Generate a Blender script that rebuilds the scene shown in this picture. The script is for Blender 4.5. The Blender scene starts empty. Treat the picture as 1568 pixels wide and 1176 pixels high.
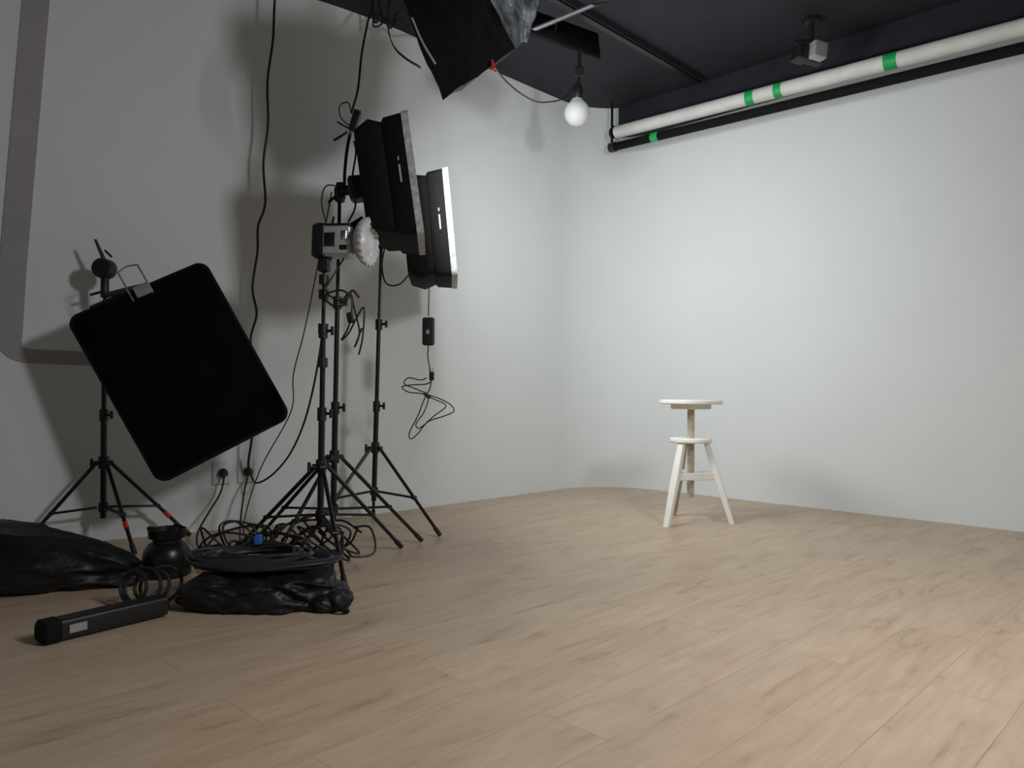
import bpy, bmesh, math, random
from mathutils import Vector, Matrix, noise
random.seed(7)
scene = bpy.context.scene
V = Vector

# ---------------------------------------------------------------- materials
def mat(name, col, rough=0.5, metal=0.0, nscale=30, namt=0.15, bump=0.0, emis=None, estr=0, spec=0.5, bscale=None, bdist=0.01):
    m = bpy.data.materials.new(name); m.use_nodes = True
    nt = m.node_tree; b = nt.nodes['Principled BSDF']
    b.inputs['Roughness'].default_value = rough
    b.inputs['Metallic'].default_value = metal
    b.inputs['Specular IOR Level'].default_value = spec
    tc = nt.nodes.new('ShaderNodeTexCoord')
    n = nt.nodes.new('ShaderNodeTexNoise'); n.inputs['Scale'].default_value = nscale
    n.inputs['Detail'].default_value = 4
    nt.links.new(tc.outputs['Object'], n.inputs['Vector'])
    r = nt.nodes.new('ShaderNodeValToRGB')
    r.color_ramp.elements[0].position = 0.3; r.color_ramp.elements[1].position = 0.7
    r.color_ramp.elements[0].color = (*[c*(1-namt) for c in col], 1)
    r.color_ramp.elements[1].color = (*[min(1, c*(1+namt)) for c in col], 1)
    nt.links.new(n.outputs['Fac'], r.inputs['Fac'])
    nt.links.new(r.outputs['Color'], b.inputs['Base Color'])
    if bump:
        n2 = nt.nodes.new('ShaderNodeTexNoise'); n2.inputs['Scale'].default_value = bscale or nscale*2
        nt.links.new(tc.outputs['Object'], n2.inputs['Vector'])
        bp = nt.nodes.new('ShaderNodeBump'); bp.inputs['Strength'].default_value = bump
        bp.inputs['Distance'].default_value = bdist
        nt.links.new(n2.outputs['Fac'], bp.inputs['Height'])
        nt.links.new(bp.outputs['Normal'], b.inputs['Normal'])
    if emis:
        b.inputs['Emission Color'].default_value = (*emis, 1)
        b.inputs['Emission Strength'].default_value = estr
    return m

M_wall = mat('wall_paint', (0.75, 0.785, 0.785), 0.75, nscale=3, namt=0.012, bump=0.05, bscale=120, spec=0.25)
M_ceil = mat('ceiling_black_paint', (0.020, 0.021, 0.028), 0.7, nscale=4, namt=0.15, spec=0.3)
M_fab = mat('black_fabric', (0.006, 0.006, 0.0065), 0.8, nscale=60, namt=0.3, bump=0.25, bscale=25, spec=0.2)
M_vel = mat('black_velvet', (0.0045, 0.0045, 0.005), 0.95, nscale=10, namt=0.2, spec=0.05)
M_nyl = mat('black_nylon', (0.008, 0.008, 0.0095), 0.5, nscale=20, namt=0.3, bump=0.55, bscale=13, spec=0.4, bdist=0.02)
M_met = mat('black_metal', (0.010, 0.010, 0.011), 0.32, 0.2, nscale=40, namt=0.2)
M_pla = mat('black_plastic', (0.010, 0.010, 0.011), 0.42, nscale=40, namt=0.2)
M_cab = mat('cable_rubber', (0.010, 0.010, 0.011), 0.5, nscale=40, namt=0.2)
M_cab2 = mat('cable_grey_rubber', (0.022, 0.023, 0.027), 0.42, nscale=40, namt=0.2)
M_chr = mat('brushed_steel', (0.55, 0.56, 0.58), 0.3, 0.9, nscale=50, namt=0.1)
M_dst = mat('dull_steel', (0.22, 0.23, 0.25), 0.5, 0.6, nscale=50, namt=0.1)
M_grey = mat('grey_plastic', (0.30, 0.32, 0.33), 0.45, nscale=30, namt=0.1)
M_body = mat('silver_plastic', (0.50, 0.53, 0.54), 0.35, 0.3, nscale=30, namt=0.1)
M_silv = mat('silver_foil', (0.26, 0.28, 0.31), 0.4, 0.6, nscale=14, namt=0.75, bump=1.0, bscale=16, bdist=0.03)
M_lip = mat('silver_trim', (0.42, 0.43, 0.44), 0.5, 0.1, nscale=40, namt=0.35, bump=0.3)
M_bulb = mat('fluted_bulb_plastic', (0.66, 0.68, 0.70), 0.35, 0.05, nscale=25, namt=0.12)
M_diff = mat('diffuser_cloth', (0.8, 0.8, 0.8), 0.8, nscale=20, namt=0.05, emis=(0.95, 0.98, 1.0), estr=0.8)
M_whi = mat('white_plastic', (0.72, 0.73, 0.73), 0.4, nscale=20, namt=0.04)
M_glob = mat('frosted_glass', (0.46, 0.47, 0.47), 0.6, nscale=20, namt=0.03, emis=(1, 1, 1), estr=0.08)
M_pap = mat('backdrop_paper', (0.73, 0.73, 0.70), 0.7, nscale=8, namt=0.10)
M_grn = mat('green_tape', (0.01, 0.42, 0.10), 0.5, nscale=30, namt=0.1)
M_red = mat('red_plastic', (0.55, 0.02, 0.02), 0.4, nscale=30, namt=0.1)
M_blue = mat('blue_plastic', (0.02, 0.12, 0.45), 0.4, nscale=30, namt=0.1)
M_stool = mat('white_painted_wood', (0.88, 0.87, 0.82), 0.45, nscale=14, namt=0.03, bump=0.04)
M_raw_shade = mat('worn_shaded_wood', (0.55, 0.49, 0.40), 0.6, nscale=22, namt=0.2)  # worn wood of the screw; on the back leg, painted shade
M_strip = mat('mauve_grey', (0.36, 0.345, 0.355), 0.7, nscale=5, namt=0.05)

def wood_floor():
    m = bpy.data.materials.new('oak_laminate'); m.use_nodes = True
    nt = m.node_tree; b = nt.nodes['Principled BSDF']; L = nt.links.new
    tc = nt.nodes.new('ShaderNodeTexCoord')
    mp = nt.nodes.new('ShaderNodeMapping'); mp.inputs['Rotation'].default_value = (0, 0, math.radians(-45.7))
    L(tc.outputs['Object'], mp.inputs['Vector'])
    br = nt.nodes.new('ShaderNodeTexBrick')
    br.inputs['Scale'].default_value = 1.0
    br.inputs['Brick Width'].default_value = 1.28; br.inputs['Row Height'].default_value = 0.192
    br.inputs['Mortar Size'].default_value = 0.0011; br.inputs['Mortar Smooth'].default_value = 0.3
    br.inputs['Color1'].default_value = (0.0, 0, 0, 1); br.inputs['Color2'].default_value = (1, 1, 1, 1)
    br.inputs['Mortar'].default_value = (0.5, 0.5, 0.5, 1); br.offset = 0.37
    L(mp.outputs['Vector'], br.inputs['Vector'])
    sc = nt.nodes.new('ShaderNodeVectorMath'); sc.operation = 'MULTIPLY_ADD'
    sc.inputs[1].default_value = (3.7, 7.3, 5.1)
    L(br.outputs['Color'], sc.inputs[0]); L(mp.outputs['Vector'], sc.inputs[2])
    m2 = nt.nodes.new('ShaderNodeMapping'); m2.inputs['Scale'].default_value = (2.2, 9.0, 1)
    L(sc.outputs['Vector'], m2.inputs['Vector'])
    n1 = nt.nodes.new('ShaderNodeTexNoise'); n1.inputs['Scale'].default_value = 1.5; n1.inputs['Detail'].default_value = 7
    n1.inputs['Roughness'].default_value = 0.6; n1.inputs['Distortion'].default_value = 0.8
    L(m2.outputs['Vector'], n1.inputs['Vector'])
    m3 = nt.nodes.new('ShaderNodeMapping'); m3.inputs['Scale'].default_value = (4.0, 60.0, 1)
    L(sc.outputs['Vector'], m3.inputs['Vector'])
    n2 = nt.nodes.new('ShaderNodeTexNoise'); n2.inputs['Scale'].default_value = 1.2; n2.inputs['Detail'].default_value = 5
    L(m3.outputs['Vector'], n2.inputs['Vector'])
    r1 = nt.nodes.new('ShaderNodeValToRGB')
    e = r1.color_ramp.elements
    e[0].position = 0.26; e[0].color = (0.38, 0.268, 0.172, 1)
    e[1].position = 0.66; e[1].color = (0.600, 0.462, 0.335, 1)
    k = e.new(0.42); k.color = (0.53, 0.397, 0.280, 1)
    L(n1.outputs['Fac'], r1.inputs['Fac'])
    mx = nt.nodes.new('ShaderNodeMix'); mx.data_type = 'RGBA'; mx.blend_type = 'MULTIPLY'; mx.inputs[0].default_value = 0.28
    r2 = nt.nodes.new('ShaderNodeValToRGB'); r2.color_ramp.elements[0].color = (0.62, 0.56, 0.5, 1)
    r2.color_ramp.elements[0].position = 0.3; r2.color_ramp.elements[1].position = 0.6
    L(n2.outputs['Fac'], r2.inputs['Fac'])
    L(r1.outputs['Color'], mx.inputs[6]); L(r2.outputs['Color'], mx.inputs[7])
    mx2 = nt.nodes.new('ShaderNodeMix'); mx2.data_type = 'RGBA'; mx2.blend_type = 'MULTIPLY'; mx2.inputs[0].default_value = 0.07
    L(mx.outputs[2], mx2.inputs[6]); L(br.outputs['Color'], mx2.inputs[7])
    mx3 = nt.nodes.new('ShaderNodeMix'); mx3.data_type = 'RGBA'; mx3.blend_type = 'MULTIPLY'
    L(br.outputs['Fac'], mx3.inputs[0]); L(mx2.outputs[2], mx3.inputs[6]); mx3.inputs[7].default_value = (0.70, 0.66, 0.62, 1)
    L(mx3.outputs[2], b.inputs['Base Color'])
    b.inputs['Roughness'].default_value = 0.40
    b.inputs['Specular IOR Level'].default_value = 0.35
    bp = nt.nodes.new('ShaderNodeBump'); bp.inputs['Strength'].default_value = 0.06; bp.inputs['Distance'].default_value = 0.003
    L(n2.outputs['Fac'], bp.inputs['Height']); L(bp.outputs['Normal'], b.inputs['Normal'])
    return m
M_floor = wood_floor()

# ---------------------------------------------------------------- mesh builder
class MB:
    def __init__(s): s.v = []; s.f = []; s.mi = []; s.mats = []
    def m(s, mt):
        if mt not in s.mats: s.mats.append(mt)
        return s.mats.index(mt)
    def add(s, vs, fs, mt):
        o = len(s.v); s.v += [V(p) for p in vs]; i = s.m(mt)
        for f in fs: s.f.append([o+k for k in f]); s.mi.append(i)
    def loft(s, loops, mt, cap0=True, cap1=True, closed=True, mt0=None, mt1=None):
        n = len(loops[0]); vs = [p for l in loops for p in l]; fs = []
        for j in range(len(loops)-1):
            for k in range(n if closed else n-1):
                a = j*n+k; b = j*n+(k+1) % n
                fs.append((a, b, b+n, a+n))
        s.add(vs, fs, mt)
        if cap0: s.add(loops[0], [list(range(n))[::-1]], mt0 or mt)
        if cap1: s.add(loops[-1], [list(range(n))], mt1 or mt)
    def cyl(s, a, b, r1, mt, r2=None, n=14):
        a = V(a); b = V(b); r2 = r1 if r2 is None else r2
        d = (b-a).normalized(); x = d.orthogonal().normalized(); y = d.cross(x)
        c = [(math.cos(2*math.pi*i/n), math.sin(2*math.pi*i/n)) for i in range(n)]
        s.loft([[a+(x*p+y*q)*r1 for p, q in c], [b+(x*p+y*q)*r2 for p, q in c]], mt)
    def lathe(s, o, d, prof, mt, n=28, c0=True, c1=True, flute=0, fn=0):
        o = V(o); d = V(d).normalized(); x = d.orthogonal().normalized(); y = d.cross(x)
        ls = []
        for r, h in prof:
            l = []
            for i in range(n):
                t = 2*math.pi*i/n; rr = r*(1+flute*math.cos(fn*t))
                l.append(o+d*h+(x*math.cos(t)+y*math.sin(t))*rr)
            ls.append(l)
        s.loft(ls, mt, c0, c1)
    def box(s, c, ax, h, mt, bev=0.0):
        c = V(c); x, y, z = [V(a).normalized() for a in ax]
        if bev <= 0:
            P = [c+x*h[0]*i+y*h[1]*j+z*h[2]*k for k in (-1, 1) for i, j in ((-1, -1), (1, -1), (1, 1), (-1, 1))]
            s.add(P, [(3, 2, 1, 0), (4, 5, 6, 7), (0, 1, 5, 4), (1, 2, 6, 5), (2, 3, 7, 6), (3, 0, 4, 7)], mt)
        else:
            L = []
            for zz, k in ((-h[2], bev), (-h[2]+bev, 0), (h[2]-bev, 0), (h[2], bev)):
                L.append(rrect(c+z*zz, x, y, h[0]-k, h[1]-k, bev, 4))
            s.loft(L, mt)
    def tube(s, pts, r, mt, n=8, res=7, smooth=True):
        pts = [V(p) for p in pts]
        P = catmull(pts, res) if smooth and len(pts) > 2 else pts
        d = (P[1]-P[0]).normalized(); x = d.orthogonal().normalized(); ls = []
        for i, p in enumerate(P):
            t = (P[min(i+1, len(P)-1)]-P[max(i-1, 0)])
            if t.length < 1e-7: t = d
            t.normalize(); x = (x-t*x.dot(t))
            if x.length < 1e-6: x = t.orthogonal()
            x.normalize(); y = t.cross(x); d = t
            ls.append([p+(x*math.cos(2*math.pi*k/n)+y*math.sin(2*math.pi*k/n))*r for k in range(n)])
        s.loft(ls, mt)
    def obj(s, name, parent=None, smooth=True, ang=40, bevel=0):
        me = bpy.data.meshes.new(name); me.from_pydata([tuple(p) for p in s.v], [], s.f)
        for mt in s.mats: me.materials.append(mt)
        for p, i in zip(me.polygons, s.mi): p.material_index = i
        bm = bmesh.new(); bm.from_mesh(me); bmesh.ops.remove_doubles(bm, verts=bm.verts, dist=1e-5)
        bmesh.ops.recalc_face_normals(bm, faces=bm.faces)
        for e in bm.edges:
            if len(e.link_faces) == 2 and e.calc_face_angle(0) > math.radians(ang): e.smooth = False
        for f in bm.faces: f.smooth = smooth
        bm.to_mesh(me); bm.free()
        o = bpy.data.objects.new(name, me); scene.collection.objects.link(o)
        if bevel:
            b = o.modifiers.new('Bevel', 'BEVEL'); b.width = bevel; b.segments = 2; b.limit_method = 'ANGLE'
        if parent: o.parent = parent
        return o

def catmull(p, res):
    q = [p[0]*2-p[1]]+list(p)+[p[-1]*2-p[-2]]; out = []
    for i in range(1, len(q)-2):
        for k in range(res):
            t = k/res
            out.append(0.5*((2*q[i])+(q[i+1]-q[i-1])*t+(2*q[i-1]-5*q[i]+4*q[i+1]-q[i+2])*t*t+(3*q[i]-q[i-1]-3*q[i+1]+q[i+2])*t**3))
    out.append(p[-1]); return out
def rrect(c, x, y, hw, hh, r, n=5):
    out = []
    for sx, sy, a0 in ((1, 1, 0), (-1, 1, 90), (-1, -1, 180), (1, -1, 270)):
        for k in range(n+1):
            a = math.radians(a0+90*k/n)
            out.append(c+x*(sx*(hw-r)+r*math.cos(a))+y*(sy*(hh-r)+r*math.sin(a)))
    return out
def empty(name):
    e = bpy.data.objects.new(name, None); e.empty_display_size = 0.1; scene.collection.objects.link(e); return e

# ---------------------------------------------------------------- room shell
H = 2.90
C = V((0.71, 5.98)); dR = V((0.716, -0.698)); dL = V((-0.698, -0.716))
A = V((-0.8836, 4.345)); LL = 1.705; dL2 = V((-0.8204, -0.5718)).normalized()
R = 0.5
def fillet(P, d_in, d_out, R, n):
    ang = math.acos(max(-1, min(1, d_in.dot(d_out)))); T = R/math.tan(ang/2)
    a = P+d_in*T; bis = (d_in+d_out).normalized(); cen = P+bis*(R/math.sin(ang/2))
    b = P+d_out*T; va = a-cen; vb = b-cen; out = []
    t0 = math.atan2(va.y, va.x); t1 = math.atan2(vb.y, vb.x); dt = (t1-t0+math.pi) % (2*math.pi)-math.pi
    for i in range(n+1):
        t = t0+dt*i/n; out.append(cen+V((math.cos(t), math.sin(t)))*R)
    return out
fc = fillet(C, dR, dL, R, 24)
fa = fillet(A, -dL, dL2, 3.0, 14)
mid = len(fc)//2
pathR = [C+dR*6.2]+fc[:mid+1]
pathL = fc[mid:]+fa+[A+dL2*5.2]
def wall(name, path, th=0.12):
    mb = MB(); ls = []
    n = len(path); nor = []
    for i in range(n):
        d = (path[min(i+1, n-1)]-path[max(i-1, 0)]).normalized(); nor.append(V((d.y, -d.x)))
    for i in range(n):
        o = nor[i]
        if o.dot(path[i]-V((0, 1.5))) < 0: o = -o
        p = path[i]; q = p+o*th
        ls.append([V((p.x, p.y, 0)), V((p.x, p.y, H)), V((q.x, q.y, H)), V((q.x, q.y, 0))])
    mb.loft(ls, M_wall); return mb.obj(name, ang=30)
wall('wall_right', pathR); wall('wall_left', pathL)
X3 = (V((1, 0, 0)), V((0, 1, 0)), V((0, 0, 1)))
mb = MB(); mb.box((0.5, 2.3, -0.05), X3, (6, 4.4, 0.05), M_floor); mb.obj('floor', smooth=False)
mb = MB(); mb.box((0.5, 2.3, H+0.05), X3, (6, 4.4, 0.05), M_ceil)
mb.obj('ceiling', smooth=False)
u3 = V((0.698, 0.716, 0)); w3 = V((0.716, -0.698, 0)); z3 = V((0, 0, 1))
mb = MB(); e0 = V((1.34, 5.24, H-0.02))-u3*0.1
mb.box(e0-u3*1.9, (u3, w3, z3), (1.9, 0.028, 0.02), M_ceil); mb.box(e0-u3*1.9+V((0, 0, -0.026)), (u3, w3, z3), (1.9, 0.018, 0.006), M_met)
mb.obj('ceiling_rail')
mb = MB(); n3 = V((-0.698, -0.716, 0)); a3 = V((C.x, C.y, 0))
mb.box(a3+w3*3.15+n3*0.045+z3*2.785, (w3, n3, z3), (2.98, 0.045, 0.115), M_ceil); mb.obj('trim_2', smooth=False)

def wallpt(s, z, off=0.0):
    p = A+dL2*LL*s; return V((p.x, p.y, z))+WN*off
WT = V((dL2.x, dL2.y, 0)); WN = V((-dL2.y, dL2.x, 0))
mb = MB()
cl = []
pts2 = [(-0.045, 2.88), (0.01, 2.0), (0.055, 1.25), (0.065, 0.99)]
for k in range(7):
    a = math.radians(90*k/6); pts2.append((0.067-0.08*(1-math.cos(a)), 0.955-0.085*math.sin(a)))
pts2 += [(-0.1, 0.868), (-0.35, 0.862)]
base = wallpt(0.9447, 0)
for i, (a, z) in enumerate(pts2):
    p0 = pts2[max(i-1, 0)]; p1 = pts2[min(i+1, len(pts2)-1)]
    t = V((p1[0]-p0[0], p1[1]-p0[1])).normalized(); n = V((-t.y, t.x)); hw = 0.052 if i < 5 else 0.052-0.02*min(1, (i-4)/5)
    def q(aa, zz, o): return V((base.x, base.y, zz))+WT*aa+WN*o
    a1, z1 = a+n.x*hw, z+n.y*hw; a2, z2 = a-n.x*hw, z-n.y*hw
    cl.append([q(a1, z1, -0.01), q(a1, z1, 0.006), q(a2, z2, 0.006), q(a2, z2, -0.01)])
mb.loft(cl, M_strip); mb.obj('wall_strip', ang=30)  # thin mauve-grey L-shaped strip on the left wall

# ---------------------------------------------------------------- sockets
for i, s in enumerate((0.3684, 0.4425)):
    par = empty('wall_socket' if i == 0 else 'wall_socket.001')
    c = wallpt(s, 0.296, 0.0)
    mb = MB(); mb.box(c+WN*0.008, (WT, z3, WN), (0.045, 0.06, 0.012), M_whi, 0.006)
    mb.lathe(c+WN*0.014, WN, [(0.03, 0), (0.03, 0.008), (0.026, 0.008), (0.024, 0.004)], M_whi)
    mb.obj('plate', par)
    mb = MB(); mb.lathe(c+WN*0.02, WN, [(0.02, 0), (0.024, 0.01), (0.022, 0.035), (0.012, 0.045), (0.007, 0.06)], M_pla)
    mb.obj('plug', par)

# ---------------------------------------------------------------- light stands
def stand(name, c, feet, hub, low, top, topxy=None, pole=M_met, red=()):
    par = empty(name); c = V((c[0], c[1], 0)); tx = V((topxy[0], topxy[1], 0)) if topxy else c
    def P(z): return c.lerp(tx, z/top)+V((0, 0, z))
    mb = MB()
    mb.cyl(P(low-0.05), P(hub+0.22), 0.0135, pole)
    mb.cyl(P(hub+0.2), P(hub+0.2+(top-hub-0.2)*0.5), 0.011, pole)
    mb.cyl(P(hub+0.2+(top-hub-0.2)*0.5), P(top), 0.008, pole)
    mb.obj('pole', par)
    mb = MB()
    for z in (hub+0.22, hub+0.2+(top-hub-0.2)*0.5):
        mb.cyl(P(z-0.03), P(z+0.025), 0.019, M_pla)
        mb.cyl(P(z), P(z)+V((0.045, -0.012, 0)), 0.006, M_pla); mb.cyl(P(z)+V((0.04, -0.01, -0.018)), P(z)+V((0.04, -0.01, 0.018)), 0.007, M_pla)
    mb.cyl(P(hub-0.025), P(hub+0.03), 0.022, M_pla); mb.cyl(P(low-0.02), P(low+0.02), 0.021, M_pla)
    mb.cyl(P(hub), P(hub)+V((-0.05, -0.02, 0)), 0.006, M_pla); mb.cyl(P(hub)+V((-0.045, -0.018, -0.02)), P(hub)+V((-0.045, -0.018, 0.02)), 0.007, M_pla)
    mb.obj('collars', par)
    mb = MB()
    for i, f in enumerate(feet):
        f = V((f[0], f[1], 0.012)); d = (f-P(hub)); h0 = P(hub)+V((d.x, d.y, 0)).normalized()*0.03
        side = V((-d.y, d.x, 0)).normalized()*0.006
        mb.cyl(h0, f, 0.0085, pole); m = h0.lerp(f, 0.58)
        l0 = P(low)+V((d.x, d.y, 0)).normalized()*0.025
        mb.cyl(l0+side, m+side, 0.005, pole); mb.cyl(l0-side, m-side, 0.005, pole)
        mb.cyl(m-side*2, m+side*2, 0.010, M_pla)
        fd = (f-h0).normalized()
        mb.cyl(f-fd*0.045, f, 0.0115, M_pla)
        mb.cyl(h0-side*2, h0+side*2, 0.011, M_pla)
        if i in red: mb.cyl(h0.lerp(f, 0.66), h0.lerp(f, 0.73), 0.0105, M_red)
    mb.obj('legs', par)
    return par, P

def softbox(par, cf, u, v, hu, hv, band, depth, bs, shift, label=True):
    u = V(u).normalized(); v = V(v); v = (v-u*v.dot(u)).normalized(); n = u.cross(v).normalized(); cf = V(cf)
    mb = MB()
    def ring(dn, su, sv, r, sh=0): return rrect(cf-n*dn+v*sh, u, v, su, sv, r, 5)
    mb.loft([ring(0.022, hu+0.001, hv+0.001, 0.02), ring(band, hu-0.008, hv-0.008, 0.025), ring(band+0.01, hu-0.02, hv-0.02, 0.03),
             ring((band+depth)*0.5, hu*(1+bs)/2+0.01, hv*(1+bs)/2+0.012, 0.035, shift*0.5), ring(depth, hu*bs, hv*bs, 0.04, shift)], M_fab, False, True)
    mb.obj('black_shell', par, ang=50)
    mb = MB()
    mb.loft([ring(0.026, hu+0.004, hv+0.004, 0.02), ring(-0.003, hu+0.006, hv+0.006, 0.02), ring(-0.003, hu-0.008, hv-0.008, 0.015), ring(0.012, hu-0.01, hv-0.01, 0.015)], M_lip, False, False)
    mb.obj('silver_rim', par, ang=50)
    mb = MB(); mb.add(ring(0.008, hu-0.006, hv-0.006, 0.015), [list(range(24))], M_diff); mb.obj('diffuser', par)
    if label:
        mb = MB(); c = cf-u*(hu+0.001)-n*(band*0.6)
        mb.box(c, (n, v, u), (0.004, 0.036, 0.0012), M_grey)
        mb.box(c+v*0.06, (n, v, u), (0.003, 0.008, 0.0012), M_grey); mb.obj('label', par, smooth=False)
    mb = MB()
    mb.box(cf-n*(depth+0.03)+v*shift, (u, v, n), (0.05, 0.05, 0.035), M_pla, 0.01)
    mb.cyl(cf-n*(depth+0.06)+v*shift, cf-n*(depth+0.11)+v*shift, 0.022, M_pla)
    mb.obj('lamp_housing', par)
    return n, v, u, cf-n*(depth+0.1)+v*shift

# B1 : stand carrying the front softbox
sB1, P1 = stand('softbox_light', (-0.789, 3.35), [(-0.425, 3.61), (-1.20, 3.535), (-0.95, 2.94)], 0.43, 0.20, 1.60, (-0.768, 3.33))
cf1 = V((-0.425, 3.30, 1.615)); cf2 = V((-0.320, 3.95, 1.562))
n1, v1, uu1, bk1 = softbox(sB1, cf1, (-0.105, 1, 0), (-0.145, 0, 0.99), 0.25, 0.248, 0.10, 0.225, 0.80, 0.022)
mb = MB()
mb.cyl(P1(1.6), bk1, 0.012, M_pla); mb.box(P1(1.59), X3, (0.02, 0.022, 0.032), M_pla, 0.005)
mb.box(bk1, X3, (0.018, 0.02, 0.035), M_pla, 0.005)
mb.cyl(P1(1.6), P1(1.6)+V((-0.045, -0.02, -0.05)), 0.006, M_pla)
mb.cyl((-0.64, 3.25, 1.46), (-0.72, 3.25, 1.40), 0.022, M_pla, 0.03)
mb.tube([(-0.74, 3.3, 1.60), (-0.735, 3.28, 1.68), (-0.72, 3.26, 1.78), (-0.70, 3.25, 1.86), (-0.69, 3.25, 1.90)], 0.007, M_pla)
mb.box((-0.685, 3.25, 1.89), (V((0.3, 0, 1)), V((1, 0, -0.3)), V((0, 1, 0))), (0.045, 0.016, 0.016), M_pla, 0.004)
mb.cyl((-0.72, 3.25, 1.84), (-0.775, 3.24, 1.80), 0.005, M_pla); mb.cyl((-0.70, 3.25, 1.85), (-0.76, 3.24, 1.88), 0.004, M_pla)
mb.tube([(-0.70, 3.25, 1.86), (-0.745, 3.24, 1.90), (-0.75, 3.24, 1.95), (-0.715, 3.24, 1.965), (-0.70, 3.24, 1.92)], 0.003, M_cab)
mb.tube([(-0.76, 3.31, 1.62), (-0.82, 3.3, 1.62), (-0.84, 3.3, 1.55), (-0.82, 3.3, 1.45), (-0.835, 3.3, 1.40)], 0.003, M_cab)
mb.tube([(-0.69, 3.25, 1.80), (-0.66, 3.15, 1.72), (-0.67, 3.13, 1.6), (-0.66, 3.15, 1.5), (-0.70, 3.2, 1.44)], 0.004, M_cab)
mb.obj('tilt_bracket', sB1)

# B2 : front stand with a bare flash head and fluted reflector bulb
sB2, P2 = stand('studio_flash_light', (-0.79, 3.13), [(-0.60, 2.75), (-0.50, 3.46), (-1.22, 3.33)], 0.41, 0.21, 1.33, (-0.775, 3.10))
fh = V((-0.715, 3.10, 1.335)); fx = V((1, -0.22, -0.03)).normalized(); fy = V((0.22, 1, 0)).normalized(); fz = fx.cross(fy)
mb = MB()
mb.box(fh, (fx, fy, fz), (0.068, 0.050, 0.064), M_body, 0.012)
mb.box(fh-fx*0.070, (fx, fy, fz), (0.030, 0.054, 0.072), M_pla, 0.012)
mb.box(fh+fz*0.062-fy*0.003, (fx, fy, fz), (0.062, 0.040, 0.008), M_pla, 0.004)
mb.box(fh-fy*0.051-fx*0.018+fz*0.002, (fx, fz, fy), (0.024, 0.028, 0.002), M_pla, 0.0015)
mb.box(fh-fy*0.0505+fx*0.042-fz*0.03, (fx, fz, fy), (0.016, 0.010, 0.002), M_pla, 0.0015)
mb.box(fh-fy*0.0505+fx*0.042+fz*0.02, (fx, fz, fy), (0.012, 0.018, 0.002), M_chr, 0.0015)
mb.lathe(fh+fx*0.0, fx, [(0.052, 0.060), (0.054, 0.066), (0.054, 0.072), (0.048, 0.076)], M_chr)
mb.cyl(fh-fz*0.05-fx*0.035, P2(1.24), 0.014, M_pla); mb.box(P2(1.24), X3, (0.022, 0.022, 0.028), M_pla, 0.005)
mb.obj('flash_body', sB2)
mb = MB()
mb.lathe(fh+fx*0.065, fx, [(0.034, 0), (0.040, 0.012), (0.062, 0.024), (0.086, 0.044), (0.095, 0.062), (0.094, 0.070), (0.080, 0.068), (0.060, 0.050)], M_bulb, n=120, flute=0.06, fn=20, c1=False)
mb.lathe(fh+fx*0.065, fx, [(0.060, 0.050), (0.050, 0.060), (0.034, 0.078), (0.012, 0.086), (0.002, 0.087)], M_bulb, n=40, c0=False)
mb.obj('fluted_bulb', sB2, ang=60)
mb = MB()
mb.tube([(-0.70, 3.12, 1.27), (-0.73, 3.08, 1.2), (-0.76, 3.07, 1.13), (-0.70, 3.06, 1.09), (-0.66, 3.06, 1.12), (-0.64, 3.06, 1.05), (-0.62, 3.06, 0.96), (-0.64, 3.06, 0.90), (-0.61, 3.06, 0.98)], 0.004, M_cab)
mb.tube([(-0.76, 3.07, 1.12), (-0.69, 3.05, 1.13), (-0.65, 3.05, 1.09), (-0.66, 3.05, 0.99), (-0.69, 3.05, 0.93), (-0.66, 3.05, 0.96), (-0.63, 3.05, 1.02), (-0.60, 3.05, 1.06), (-0.605, 3.05, 0.94), (-0.62, 3.05, 0.87)], 0.004, M_cab)
mb.tube([(-0.77, 3.07, 1.10), (-0.72, 3.05, 1.065), (-0.68, 3.05, 1.075), (-0.65, 3.05, 1.13), (-0.62, 3.05, 1.10)], 0.0045, M_cab)
mb.box((-0.655, 3.05, 1.02), (V((1, 0, .2)), V((0, 1, 0)), V((-.2, 0, 1))), (0.013, 0.012, 0.022), M_pla, 0.004)
for z in (1.18, 1.12, 0.98, 0.84):
    mb.cyl(P2(z-0.02), P2(z+0.02), 0.021, M_pla)
mb.obj('power_lead', sB2)

# C : stand carrying the rear softbox
sC, P3 = stand('softbox_light.001', (-0.72, 3.95), [(-0.349, 3.74), (-0.98, 3.68), (-0.78, 4.28)], 0.425, 0.20, 1.52, (-0.69, 3.95))
n2, v2, uu2, bk2 = softbox(sC, cf2, (-0.080, 1, 0), (-0.10, 0, 0.995), 0.25, 0.264, 0.10, 0.24, 0.86, -0.015)
mb = MB()
mb.cyl(P3(1.51), bk2, 0.012, M_pla); mb.box(P3(1.5), X3, (0.02, 0.022, 0.032), M_pla, 0.005)
mb.tube([(-0.66, 3.9, 1.48), (-0.66, 3.8, 1.36), (-0.63, 3.75, 1.26), (-0.56, 3.72, 1.25), (-0.50, 3.71, 1.31)], 0.004, M_cab)
mb.obj('tilt_bracket', sC)
mb = MB()
hx, hy = -0.42, 3.78
mb.tube([(-0.42, 3.80, 1.32), (-0.42, hy, 1.2), (-0.421, hy, 1.10)], 0.0028, M_cab)
mb.box((hx, hy, 1.023), X3, (0.030, 0.018, 0.070), M_pla, 0.007)
mb.box((hx-0.002, hy-0.0185, 1.02), X3, (0.008, 0.001, 0.010), M_grey)
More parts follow.
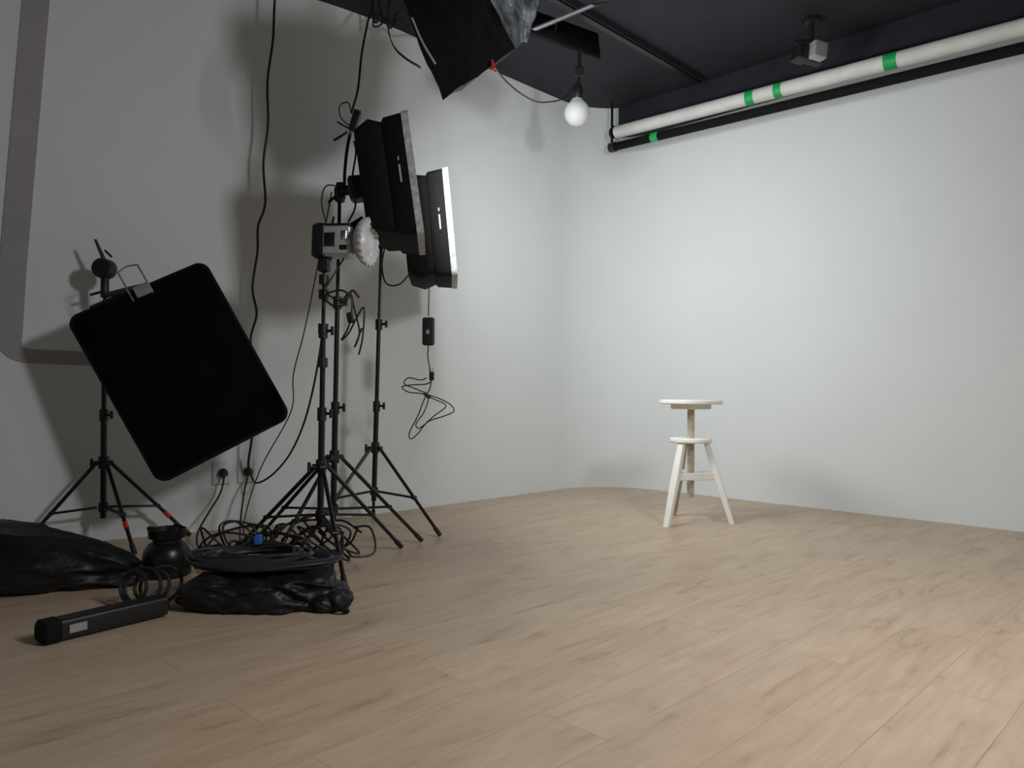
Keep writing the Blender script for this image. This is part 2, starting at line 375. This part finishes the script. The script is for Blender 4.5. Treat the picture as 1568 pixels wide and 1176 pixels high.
mb.tube([(hx, hy, 0.955), (hx-0.003, hy, 0.90), (hx+0.004, hy, 0.86), (hx+0.012, hy, 0.80), (hx+0.02, hy, 0.78), (hx-0.01, hy, 0.76), (hx-0.08, hy, 0.755), (hx-0.13, hy, 0.745), (hx-0.10, hy, 0.72), (hx-0.02, hy, 0.71),
         (hx+0.05, hy, 0.69), (hx+0.11, hy, 0.66), (hx+0.13, hy, 0.625), (hx+0.08, hy, 0.60), (hx, hy, 0.57), (hx-0.05, hy, 0.51), (hx-0.085, hy, 0.485), (hx-0.09, hy, 0.52), (hx-0.05, hy, 0.60), (hx-0.02, hy, 0.68),
         (hx+0.01, hy, 0.74), (hx+0.015, hy, 0.79)], 0.003, M_cab)
mb.tube([(hx-0.01, hy+.01, 0.79), (hx-0.04, hy+.01, 0.78), (hx-0.10, hy+.01, 0.79), (hx-0.12, hy+.01, 0.76), (hx-0.05, hy+.01, 0.73), (hx+0.0, hy+.01, 0.70), (hx-0.02, hy+.01, 0.62), (hx-0.06, hy+.01, 0.56),
         (hx-0.04, hy+.01, 0.54), (hx+0.03, hy+.01, 0.60), (hx+0.09, hy+.01, 0.65), (hx+0.04, hy+.01, 0.68), (hx-0.01, hy+.01, 0.70)], 0.003, M_cab)
mb.cyl((hx-0.02, hy, 0.715), (hx+0.01, hy, 0.69), 0.009, M_pla)
mb.box((hx+0.018, hy, 0.80), X3, (0.012, 0.010, 0.022), M_pla, 0.004)
mb.cyl((hx+0.012, hy, 0.82), (hx+0.012, hy, 0.84), 0.0025, M_chr); mb.cyl((hx+0.024, hy, 0.82), (hx+0.024, hy, 0.84), 0.0025, M_chr)
mb.obj('hanging_adapter', sC)

# A : left stand with tilted flat softbox seen from behind
sA, PA = stand('tilted_softbox_light', (-1.865, 3.46), [(-1.625, 3.27), (-1.57, 3.70), (-2.15, 3.29)], 0.386, 0.184, 1.27, (-1.855, 3.43), red=(0, 1))
Lc = V((-1.905, 3.15, 1.000)); Tc = V((-1.395, 3.35, 1.292)); Bc = V((-1.452, 3.20, 0.328))
ex = (Tc-Lc)*0.985; ey = (Bc-Lc)*0.985; x = ex.normalized(); ey2 = (ey-x*ey.dot(x)); y = ey2.normalized(); nn = x.cross(y).normalized()
if nn.y < 0: nn = -nn
cc = Lc+ex*0.5+ey*0.5; hw = ex.length/2; hh = ey.length/2
mb = MB()
mb.loft([rrect(cc+nn*0.006, x, y, hw-0.012, hh-0.012, 0.045, 8), rrect(cc, x, y, hw-0.02, hh-0.02, 0.045, 8)][::-1], M_vel, True, False)
mb.loft([rrect(cc+nn*0.002, x, y, hw-0.012, hh-0.012, 0.045, 8), rrect(cc+nn*0.005, x, y, hw, hh, 0.05, 8), rrect(cc+nn*0.045, x, y, hw, hh, 0.05, 8)], M_fab, False, False)
mb.obj('black_back', sA, ang=50)
mb = MB()
mb.loft([rrect(cc+nn*0.045, x, y, hw, hh, 0.05, 8), rrect(cc+nn*0.055, x, y, hw-0.004, hh-0.004, 0.05, 8), rrect(cc+nn*0.055, x, y, hw-0.02, hh-0.02, 0.04, 8)], M_pla, False, False)
mb.add(rrect(cc+nn*0.050, x, y, hw-0.01, hh-0.01, 0.04, 8), [list(range(36))], M_whi); mb.obj('white_front', sA)
mb = MB()
t0 = PA(1.27)
mb.lathe(t0+V((0, -0.03, 0)), (0, 1, 0), [(0.01, -0.012), (0.04, -0.01), (0.046, 0.0), (0.046, 0.05), (0.04, 0.06), (0.01, 0.062)], M_pla)
mb.cyl(t0+V((0, 0, 0.03)), t0+V((-0.035, -0.02, 0.13)), 0.009, M_pla, 0.006)
mb.cyl(t0+V((0.01, -0.02, 0.08)), t0+V((0.045, -0.03, 0.05)), 0.005, M_pla)
mb.cyl(PA(1.14), PA(1.25), 0.018, M_pla); mb.cyl(PA(1.17), PA(1.17)+V((-0.06, -0.01, -0.02)), 0.006, M_pla)
mb.cyl(PA(1.12)+V((-0.06, 0, -0.03)), PA(1.12)+V((0.10, -0.03, 0.03)), 0.013, M_pla)
ec = Lc.lerp(Tc, 0.58)
mb.cyl(PA(1.15), ec, 0.012, M_pla)
mb.obj('swivel_head', sA)
mb = MB()
for dd in (-0.055, 0.03):
    mb.tube([ec+x*dd+y*0.05-nn*0.008, ec+x*dd-y*0.02-nn*0.008, ec+x*dd-y*0.09-nn*0.008], 0.004, M_chr, smooth=False)
mb.tube([ec+x*-0.055-y*0.09-nn*0.008, ec-x*0.012-y*0.10-nn*0.008, ec+x*0.03-y*0.09-nn*0.008], 0.004, M_chr)
mb.box(ec+y*0.018-nn*0.006+x*0.0, (x, y, nn), (0.035, 0.025, 0.008), M_grey, 0.004)
mb.obj('steel_yoke', sA)

# ---------------------------------------------------------------- ceiling hung softbox (lit rear face added, out of view, to brighten the far corner)
par = empty('ceiling_softbox')
bm = bmesh.new()
Q = [(-0.275, 2.90, 1.846), (0.000, 2.86, 2.035), (0.04, 3.16, 2.20), (-0.20, 3.25, 2.05),
     (-0.50, 2.90, 2.40), (-0.24, 2.72, 2.42), (0.16, 3.10, 2.50), (-0.36, 3.30, 2.50)]
vs = [bm.verts.new(q) for q in Q]
F = [(0, 3, 2, 1), (4, 5, 6, 7), (0, 1, 5, 4), (1, 2, 6, 5), (2, 3, 7, 6), (3, 0, 4, 7)]
for i, f in enumerate(F):
    fc_ = bm.faces.new([vs[k] for k in f]); fc_.material_index = {3: 1, 4: 2}.get(i, 0)
bmesh.ops.subdivide_edges(bm, edges=bm.edges[:], cuts=22, use_grid_fill=True)
bmesh.ops.recalc_face_normals(bm, faces=bm.faces); bm.normal_update()
cen = V((-0.15, 3.0, 2.25))
for v in bm.verts:
    sil = any(f.material_index == 1 for f in v.link_faces); dif = all(f.material_index == 2 for f in v.link_faces)
    a = 0.045 if sil else (0.003 if dif else 0.014)
    k = noise.noise(v.co*7)+0.7*(0.4-abs(noise.noise(v.co*13)))
    v.co += (v.co-cen).normalized()*a*k
for f in bm.faces: f.smooth = True
for e in bm.edges:
    if len(e.link_faces) == 2 and e.calc_face_angle(0) > 0.9: e.smooth = False
me = bpy.data.meshes.new('softbox_shell'); bm.to_mesh(me); bm.free()
me.materials.append(M_fab); me.materials.append(M_silv); me.materials.append(M_diff)
o = bpy.data.objects.new('softbox_shell', me); scene.collection.objects.link(o); o.parent = par
mb = MB()
mb.cyl((-0.14, 3.0, 2.40), (-0.14, 3.0, 2.90), 0.018, M_pla); mb.box((-0.14, 3.0, 2.885), X3, (0.06, 0.06, 0.015), M_pla, 0.005)
mb.obj('ceiling_mount', par)
mb = MB()
L = []
for p in catmull([V(q) for q in [(-0.44, 2.86, 2.30), (-0.475, 2.84, 2.20), (-0.480, 2.84, 2.10), (-0.46, 2.84, 2.03), (-0.42, 2.85, 1.99), (-0.36, 2.87, 1.96)]], 6):
    L.append([p+V((0, -0.012, 0)), p+V((0.004, -0.012, 0)), p+V((0.004, 0.012, 0)), p+V((0, 0.012, 0))])
mb.loft(L, M_fab); mb.tube([(-0.39, 2.85, 2.14), (-0.35, 2.85, 2.05), (-0.30, 2.86, 1.97)], 0.004, M_grey)
mb.cyl((-0.085, 2.86, 1.985), (-0.080, 2.85, 1.945), 0.006, M_red)
mb.tube([(-0.08, 2.87, 1.97), (-0.03, 3.1, 2.00), (0.05, 3.5, 2.10), (0.15, 4.2, 2.34), (0.30, 4.55, 2.50), (0.38, 4.6, 2.62)], 0.004, M_cab)
mb.obj('strap', par)

# black reflector panel on steel arm
par = empty('ceiling_flag_panel')
mb = MB(); px_ = V((0.40, 0.1, -0.09)).normalized(); py_ = V((0.02, 0.45, 0.5)).normalized()
mb.box((0.235, 3.72, 2.50), (px_, py_, px_.cross(py_)), (0.20, 0.14, 0.008), M_vel, 0.006); mb.obj('panel', par)
mb = MB(); mb.tube([(0.03, 3.62, 2.44), (0.40, 3.62, 2.60)], 0.011, M_dst, smooth=False); mb.cyl((0.40, 3.64, 2.60), (0.40, 3.64, 2.9), 0.012, M_met)
mb.cyl((0.375, 3.61, 2.60), (0.44, 3.61, 2.605), 0.018, M_met); mb.cyl((0.41, 3.58, 2.60), (0.45, 3.56, 2.62), 0.006, M_dst)
mb.box((0.40, 3.64, 2.885), X3, (0.05, 0.05, 0.015), M_met, 0.004)
mb.cyl((0.2, 3.7, 2.48), (0.2, 3.62, 2.51), 0.008, M_met)
mb.obj('steel_arm', par)

# globe bulb
par = empty('globe_bulb_lamp')
mb = MB(); b0 = V((0.385, 4.6, 2.43))
prof = [(0.001, -0.078)]+[(0.078*math.sin(math.radians(a)), -0.078*math.cos(math.radians(a))) for a in range(12, 156, 12)]+[(0.03, 0.085)]
mb.lathe(b0, (0, 0, 1), prof, M_glob); mb.obj('globe', par)
mb = MB(); mb.lathe(b0+V((0, 0, 0.078)), (0.06, 0, 1), [(0.026, 0), (0.032, 0.015), (0.030, 0.07), (0.02, 0.09), (0.012, 0.10)], M_pla)
mb.tube([b0+V((0.005, 0, 0.16)), b0+V((0.012, 0, 0.26)), b0+V((0.012, 0, 0.47))], 0.012, M_pla, smooth=False)
mb.box(b0+V((0.012, 0, 0.25)), X3, (0.025, 0.02, 0.03), M_pla, 0.005); mb.lathe(b0+V((0.012, 0, 0.44)), (0, 0, 1), [(0.03, 0), (0.05, 0.015), (0.05, 0.03)], M_pla)
mb.obj('socket', par)

# small spot
par = empty('ceiling_spotlight')
mb = MB(); s0 = V((1.72, 4.36, 2.695)); ax_ = (V((0.9, 0.3, -0.1)).normalized(), V((-0.3, 0.9, 0)).normalized())
ax3 = (ax_[0], ax_[1], ax_[0].cross(ax_[1]))
mb.box(s0+V((0.02, -0.03, 0)), ax3, (0.045, 0.04, 0.05), M_grey, 0.008); mb.box(s0+V((-0.06, 0.0, 0.0)), ax3, (0.04, 0.045, 0.045), M_pla, 0.008)
mb.box(s0+V((0.02, 0.01, 0)), ax3, (0.052, 0.03, 0.058), M_pla, 0.008)
mb.obj('lamp_head', par)
mb = MB(); mb.cyl(s0+V((0, 0, 0.04)), s0+V((0, 0, 0.205)), 0.013, M_pla); mb.box(s0+V((0, 0, 0.19)), X3, (0.04, 0.04, 0.014), M_pla, 0.004)
mb.tube([s0+V((-0.08, -0.01, 0.03)), s0+V((-0.09, -0.01, 0.07)), s0+V((0, 0, 0.075)), s0+V((0.075, -0.02, 0.05))], 0.006, M_pla)
mb.obj('bracket', par)

# ---------------------------------------------------------------- backdrop rolls
par = empty('backdrop_roller')
C2 = C-V((0.698, 0.716))*0.2
def TP(t, z0): p = C2+dR*t; return V((p.x, p.y, z0-0.0233*(t-0.276)))
d3 = (TP(1, 0)-TP(0, 0)).normalized(); nR = V((-0.698, -0.716, 0))
mb = MB()
mb.cyl(TP(0.276, 2.672), TP(4.6, 2.672), 0.045, M_pap, n=28); mb.cyl(TP(0.262, 2.672), TP(0.276, 2.672), 0.030, M_pla)
mb.obj('white_paper_roll', par)
mb = MB()
mb.cyl(TP(0.25, 2.566), TP(4.6, 2.566), 0.030, M_fab, n=24); mb.cyl(TP(0.22, 2.566), TP(0.27, 2.566), 0.036, M_pla)
for t in [0.5+0.2*i for i in range(18)]:
    mb.cyl(TP(t, 2.720), TP(t+0.19, 2.720)-V((0, 0, 0.004*random.random())), 0.008+0.006*random.random(), M_fab)
mb.obj('black_cloth_roll', par)
mb = MB()
for t in (0.235, 4.4):
    mb.box(TP(t, 2.70)-nR*0.09+V((0, 0, 0.02)), (d3, nR, z3), (0.012, 0.09, 0.012), M_met)
    mb.cyl(TP(t, 2.56), TP(t, 2.9)+V((0, 0, (t-0.276)*0.0233)), 0.010, M_met)
mb.cyl(TP(0.235, 2.672), TP(0.25, 2.672), 0.04, M_pla)
mb.obj('wall_brackets', par)
mb = MB()
def tape(t, l, z, r):
    mb.lathe(TP(t-l/2, z), d3, [(r, 0), (r+0.0015, 0.0), (r+0.0015, l), (r, l)], M_grn, c0=False, c1=False)
tape(0.62, 0.06, 2.566, 0.0305); tape(1.355, 0.055, 2.672, 0.0455); tape(1.545, 0.05, 2.672, 0.0455); tape(2.21, 0.07, 2.672, 0.0455)
mb.obj('green_tape', par)

# ---------------------------------------------------------------- stool
par = empty('screw_stool'); sc = V((1.008, 4.25, 0))
mb = MB(); mb.lathe(sc, z3, [(0.168, 0.662), (0.175, 0.667), (0.175, 0.680), (0.170, 0.686), (0.002, 0.687)], M_stool, n=48)
mb.obj('seat', par, ang=30)
mb = MB(); mb.box(sc+V((0, 0, 0.648)), (V((1, 0.25, 0)), V((-0.25, 1, 0)), z3), (0.11, 0.032, 0.015), M_stool, 0.005)
mb.box(sc+V((0, 0, 0.655)), (V((-0.25, 1, 0)), V((1, 0.25, 0)), z3), (0.10, 0.03, 0.008), M_stool, 0.004); mb.obj('seat_support', par)
mb = MB(); prof = []
z = 0.14
while z < 0.645: prof += [(0.018, z), (0.022, z+0.004), (0.018, z+0.008)]; z += 0.009
mb.lathe(sc, z3, prof, M_raw_shade, n=20); mb.obj('screw', par)
mb = MB(); mb.lathe(sc, z3, [(0.03, 0.447), (0.112, 0.447), (0.118, 0.453), (0.118, 0.466), (0.112, 0.472), (0.03, 0.473)], M_stool, n=40); mb.obj('collar_plate', par, ang=30)
mb = MB(); feet = []
for a in (103, 223, 343):
    a = math.radians(a); r_ = V((math.cos(a), math.sin(a), 0)); t_ = V((-math.sin(a), math.cos(a), 0))
    top = sc+r_*0.085+V((0, 0, 0.45)); ft = sc+r_*0.225+V((0, 0, 0.0)); feet.append((r_, t_))
    ls = []
    for k, (w, d_) in ((0, (0.019, 0.016)), (0.45, (0.023, 0.018)), (1, (0.017, 0.014))):
        p = top.lerp(ft, k); ls.append(rrect(p, t_, r_, w, d_, 0.006, 3))
    mb.loft(ls, M_stool if a > 2 else M_raw_shade)  # back leg gets the darker wood, its shade put into the colour
mb.obj('legs', par)
mb = MB(); zz = 0.262
pr = [sc+r_*(0.085+0.14*(0.45-zz)/0.45)+V((0, 0, zz)) for r_, _ in feet]
for i in range(3):
    a_, b_ = pr[i], pr[(i+1) % 3]; dd = (b_-a_).normalized(); mb.box((a_+b_)/2, (dd, dd.cross(z3), z3), ((b_-a_).length/2, 0.010, 0.020), M_stool, 0.003)
mb.obj('rungs', par)

# ---------------------------------------------------------------- fabric bags
def bag(name, c, h, rot, mt, seed, n=128, fold=0.05, taper=0.0, pw=0.7):
    bm = bmesh.new(); bmesh.ops.create_uvsphere(bm, u_segments=n, v_segments=n//2, radius=1)
    bmesh.ops.rotate(bm, verts=bm.verts, cent=(0, 0, 0), matrix=Matrix.Rotation(math.pi/2, 3, 'Y'))
    cr, sr = math.cos(rot), math.sin(rot)
    for v in bm.verts:
        p = v.co.copy()
        q = V((math.copysign(abs(p.x)**pw, p.x), math.copysign(abs(p.y)**pw, p.y), math.copysign(abs(p.z)**0.75, p.z)))
        s_ = V((seed, seed*2, 0))
        d1 = noise.noise(q*1.3+s_)*0.22
        w = V((noise.noise(q*2+s_), noise.noise(q*2-s_), 0))*0.5
        d2 = abs(noise.noise(V((q.x*3.0+q.z*1.5, q.y*1.2, q.z*1.4))+s_+w))
        d3_ = abs(noise.noise(V((q.x*8-q.z*5, q.y*2, q.z*2))+s_+w*2))
        k = 1+d1+fold*(0.7-3.0*d2)+fold*0.35*(0.5-2*d3_)
        k2 = 1-taper*max(0, q.x)
        x_, y_, z_ = q.x*h[0]*(1+d1), q.y*h[1]*k*k2, q.z*h[2]*(k+fold*0.5)*k2
        zc = max(0.002, h[2]*0.72*k2+z_)
        v.co = V((c[0]+x_*cr-y_*sr, c[1]+x_*sr+y_*cr, zc))
    for f in bm.faces: f.smooth = True
    bmesh.ops.recalc_face_normals(bm, faces=bm.faces)
    me = bpy.data.meshes.new(name); bm.to_mesh(me); bm.free(); me.materials.append(mt)
    o = bpy.data.objects.new(name, me); scene.collection.objects.link(o); return o
par = empty('black_carry_bag')
o = bag('bag_body', (-0.83, 2.56), (0.265, 0.12, 0.068), 0.12, M_nyl, 3.1, fold=0.13); o.parent = par
o = bag('bag_end', (-0.62, 2.54), (0.085, 0.07, 0.035), -0.5, M_nyl, 9.1, fold=0.13); o.parent = par
mb = MB(); mb.tube([(-0.60, 2.50, 0.05), (-0.56, 2.45, 0.03), (-0.53, 2.46, 0.010), (-0.55, 2.5, 0.010)], 0.008, M_fab); mb.obj('bag_strap', par)
o = bag('black_equipment_bag', (-1.82, 2.78), (0.43, 0.18, 0.118), 0.10, M_nyl, 5.7, fold=0.13, taper=0.45)
def coil(c, rx, ry, turns, r, jit, zj, seed=1, mt=M_cab, kmin=0.75):
    random.seed(seed); mb = MB(); pts = []
    n = turns*9
    for i in range(n):
        a = 2*math.pi*i/9+0.15*math.sin(i)
        k = (kmin+(1-kmin)*(0.5+0.5*math.sin(i*0.23+seed)))*(1+jit*noise.noise(V((i*0.17, seed, 0)))*2)
        ox = 0.03*noise.noise(V((i*0.05, seed, 9)))*2
        pts.append(V((c[0]+ox+rx*k*math.cos(a), c[1]+ry*k*math.sin(a)+0.01*math.sin(i*.7), c[2]+zj*noise.noise(V((i*0.3, seed, 4)))+zj*0.9*(1-k))))
    mb.tube(pts, r, mt, n=7, res=5); return mb
mb = coil((-0.87, 2.62, 0.142), 0.255, 0.13, 20, 0.0062, 0.10, 0.04, seed=4, mt=M_cab2, kmin=0.45)
mb.box((-0.895, 2.68, 0.195), (V((1, .2, .1)), V((0, 1, 0)), V((0, 0, 1))), (0.012, 0.012, 0.018), M_blue, 0.004)
o = mb.obj('coiled_extension_cable')
mb = coil((-0.95, 2.98, 0.07), 0.19, 0.12, 8, 0.0052, 0.35, 0.10, seed=11)
random.seed(5)
for i in range(10):
    p = []; bx = -1.12+0.42*random.random(); by = 2.9+0.25*random.random()
    for k in range(9):
        a = k*0.9+random.random()*0.7; p.append(V((bx+0.11*math.cos(a)*(0.6+random.random()), by+0.08*math.sin(a), 0.02+0.16*abs(math.sin(k*0.8+i)))))
    mb.tube(p, 0.0045, M_cab, n=7)
mb.box((-1.27, 3.22, 0.03), X3, (0.055, 0.04, 0.03), M_pla, 0.01); mb.tube([(-1.27, 3.2, 0.06), (-1.2, 3.15, 0.075), (-1.1, 3.05, 0.02)], 0.005, M_cab)
mb.box((-0.74, 3.02, 0.045), (V((1, .5, 0)), V((-.5, 1, 0)), z3), (0.03, 0.04, 0.045), M_pla, 0.012)
mb.obj('tangled_cables')

# bell reflector
par = empty('bell_reflector')
mb = MB(); r0 = V((-1.34, 2.95, 0.0))
mb.lathe(r0, (0, 0, 1), [(0.082, 0.001), (0.088, 0.01), (0.090, 0.070), (0.084, 0.100), (0.068, 0.123), (0.054, 0.132), (0.053, 0.144), (0.068, 0.150), (0.070, 0.182), (0.064, 0.184), (0.060, 0.16), (0.01, 0.158)], M_met, n=40)
mb.obj('reflector_shell', par, ang=45)
mb = MB()
for a in (200, 320, 80):
    a = math.radians(a); mb.box(r0+V((0.06*math.cos(a), 0.06*math.sin(a), 0.187)), X3, (0.010, 0.010, 0.006), M_met, 0.002)
mb.obj('mount_tabs', par)

# light bar with cable loops
par = empty('led_light_bar')
a_ = V((-1.33, 2.15, 0.034)); b_ = V((-1.110, 2.44, 0.036))
dd = (b_-a_).normalized(); sd = dd.cross(z3).normalized(); up = sd.cross(dd)
mb = MB(); mb.box((a_+b_)/2, (sd, up, dd), (0.032, 0.030, (b_-a_).length/2), M_pla, 0.011)
mb.box(a_+dd*0.02, (sd, up, dd), (0.034, 0.0315, 0.03), M_fab, 0.01)
mb.obj('bar_body', par)
mb = MB(); mb.box(a_+dd*0.085+sd*0.0325, (dd, up, sd), (0.024, 0.012, 0.001), M_grey); mb.obj('label', par, smooth=False)
mb = MB()
for i in range(4):
    c = V((-1.245+0.025*i, 2.50+0.012*i, 0.06)); rr = 0.055+0.008*(i % 2); p = []
    tn = V((1, 0.25*(i-1.5), 0)).normalized()
    for k in range(13):
        a = 2*math.pi*k/12; p.append(c+tn*rr*math.cos(a)+V((0, 0.3*rr*math.sin(a), rr*0.9*math.sin(a)))+V((0, 0, 0.012)))
    mb.tube(p, 0.006, M_cab)
mb.obj('cable_loops', par)

# small spigot at far left
mb = MB(); mb.cyl((-2.26, 3.16, 0.19), (-2.10, 3.09, 0.17), 0.009, M_chr); mb.cyl((-2.36, 3.20, 0.19), (-2.18, 3.13, 0.185), 0.02, M_pla)
mb.cyl((-2.35, 3.19, 0.0), (-2.33, 3.18, 0.19), 0.02, M_pla); mb.cyl((-2.35, 3.19, 0.0), (-2.35, 3.19, 0.015), 0.08, M_pla); mb.obj('spigot_adapter')

# ---------------------------------------------------------------- long cables
def cable(name, pts, r=0.0055, par=None):
    mb = MB(); mb.tube(pts, r, M_cab, n=8, res=9); return mb.obj(name, par)
sk1 = wallpt(0.3684, 0.296, 0.078); sk2 = wallpt(0.4425, 0.296, 0.078)
hc = [(-1.245, 2.90), (-1.262, 2.76), (-1.269, 2.56), (-1.295, 2.343), (-1.290, 2.12), (-1.312, 1.908), (-1.300, 1.704), (-1.336, 1.58), (-1.338, 1.45), (-1.362, 1.259),
      (-1.339, 1.122), (-1.369, 0.988), (-1.35, 0.80), (-1.345, 0.60), (-1.36, 0.452)]
cable('hanging_power_cable', [(a*0.975, 3.85, (2.9 if b > 2.85 else 0.73+(b-0.73)*0.975)) for a, b in hc]+[tuple(sk1+V((0.0, -0.03, 0.05))), tuple(sk1)], 0.0065)
cable('power_cable', [tuple(sk1), (-1.30, 3.85, 0.25), (-1.20, 3.8, 0.30), (-1.08, 3.7, 0.42), (-0.98, 3.6, 0.60), (-0.90, 3.5, 0.85), (-0.86, 3.45, 1.1), (-0.85, 3.4, 1.3), (-0.80, 3.36, 1.5)], 0.005, sB1)
cable('power_cable.001', [tuple(sk2), (-1.47, 3.82, 0.2), (-1.48, 3.70, 0.12), (-1.47, 3.55, 0.05), (-1.40, 3.40, 0.01), (-1.28, 3.27, 0.03)], 0.005)
cable('power_cable.002', [(-1.37, 3.93, 0.27), (-1.36, 3.85, 0.2), (-1.34, 3.75, 0.08), (-1.25, 3.5, 0.01), (-1.1, 3.2, 0.01)], 0.005)
cable('power_cable.003', [(-0.82, 3.4, 1.62), (-0.93, 3.55, 1.25), (-1.00, 3.62, 1.0), (-1.06, 3.66, 0.8), (-1.07, 3.66, 0.62), (-1.20, 3.62, 0.35), (-1.27, 3.6, 0.1), (-1.22, 3.5, 0.01)], 0.003, sB1)
cable('hanging_power_cable.001', [(-0.70, 3.24, 1.92), (-0.685, 3.3, 2.05), (-0.69, 3.4, 2.25), (-0.72, 3.7, 2.55), (-0.76, 4.0, 2.75), (-0.78, 4.15, 2.90)], 0.005)
mb = MB()
mb.tube([(-0.80, 4.2, 2.9), (-0.78, 4.2, 2.78), (-0.74, 4.2, 2.82), (-0.70, 4.22, 2.76), (-0.66, 4.25, 2.82), (-0.60, 4.3, 2.80), (-0.52, 4.38, 2.84), (-0.42, 4.5, 2.86), (-0.36, 4.55, 2.9)], 0.006, M_cab)
mb.tube([(-0.76, 4.2, 2.9), (-0.74, 4.2, 2.78), (-0.79, 4.2, 2.76), (-0.77, 4.2, 2.83), (-0.69, 4.22, 2.79), (-0.65, 4.25, 2.86), (-0.5, 4.4, 2.86), (-0.3, 4.6, 2.87), (-0.2, 4.7, 2.9)], 0.005, M_cab)
mb.obj('ceiling_cables')

# ---------------------------------------------------------------- lights
def area(name, loc, tgt, sx, sy, e, col=(1, 1, 1), spread=180):
    l = bpy.data.lights.new(name, 'AREA'); l.shape = 'RECTANGLE'; l.size = sx; l.size_y = sy; l.energy = e; l.color = col
    l.spread = math.radians(spread)
    o = bpy.data.objects.new(name, l); scene.collection.objects.link(o); o.location = loc
    o.rotation_euler = (V(tgt)-V(loc)).to_track_quat('-Z', 'Y').to_euler(); return o
area('softbox_lamp_1', cf1+n1*0.01, cf1+n1*2, 0.46, 0.46, 13, (0.95, 0.985, 1))
area('softbox_lamp_2', cf2+n2*0.01, cf2+n2*2, 0.46, 0.5, 12, (0.95, 0.985, 1))
area('added_corner_fill', (-0.09, 3.33, 2.26), (0.9, 5.3, 1.0), 0.32, 0.32, 9, (0.95, 0.985, 1), 120)  # added fill light behind the hung softbox, brightens the corner walls
area('ceiling_panel_lamp', (1.7, 0.9, 2.85), (1.5, 1.0, 0), 1.2, 0.6, 32, (1, 0.975, 0.93), 130)
area('studio_key_lamp', (1.45, 0.95, 1.95), (-0.9, 4.0, 1.2), 0.28, 0.28, 25, (0.98, 0.99, 1), 170)
w = bpy.data.worlds.new('World'); scene.world = w; w.use_nodes = True
w.node_tree.nodes['Background'].inputs[0].default_value = (0.92, 0.96, 1.0, 1); w.node_tree.nodes['Background'].inputs[1].default_value = 0.10
scene.view_settings.view_transform = 'Standard'

# ---------------------------------------------------------------- camera
cd = bpy.data.cameras.new('camera'); cd.sensor_width = 36; cd.lens = 36*1180/1600
cam = bpy.data.objects.new('camera', cd); scene.collection.objects.link(cam)
cam.matrix_world = Matrix.Translation((0, 0, 0.73)) @ Matrix.Rotation(math.radians(90.505), 4, 'X') @ Matrix.Rotation(math.radians(0.43), 4, 'Z')
scene.camera = cam
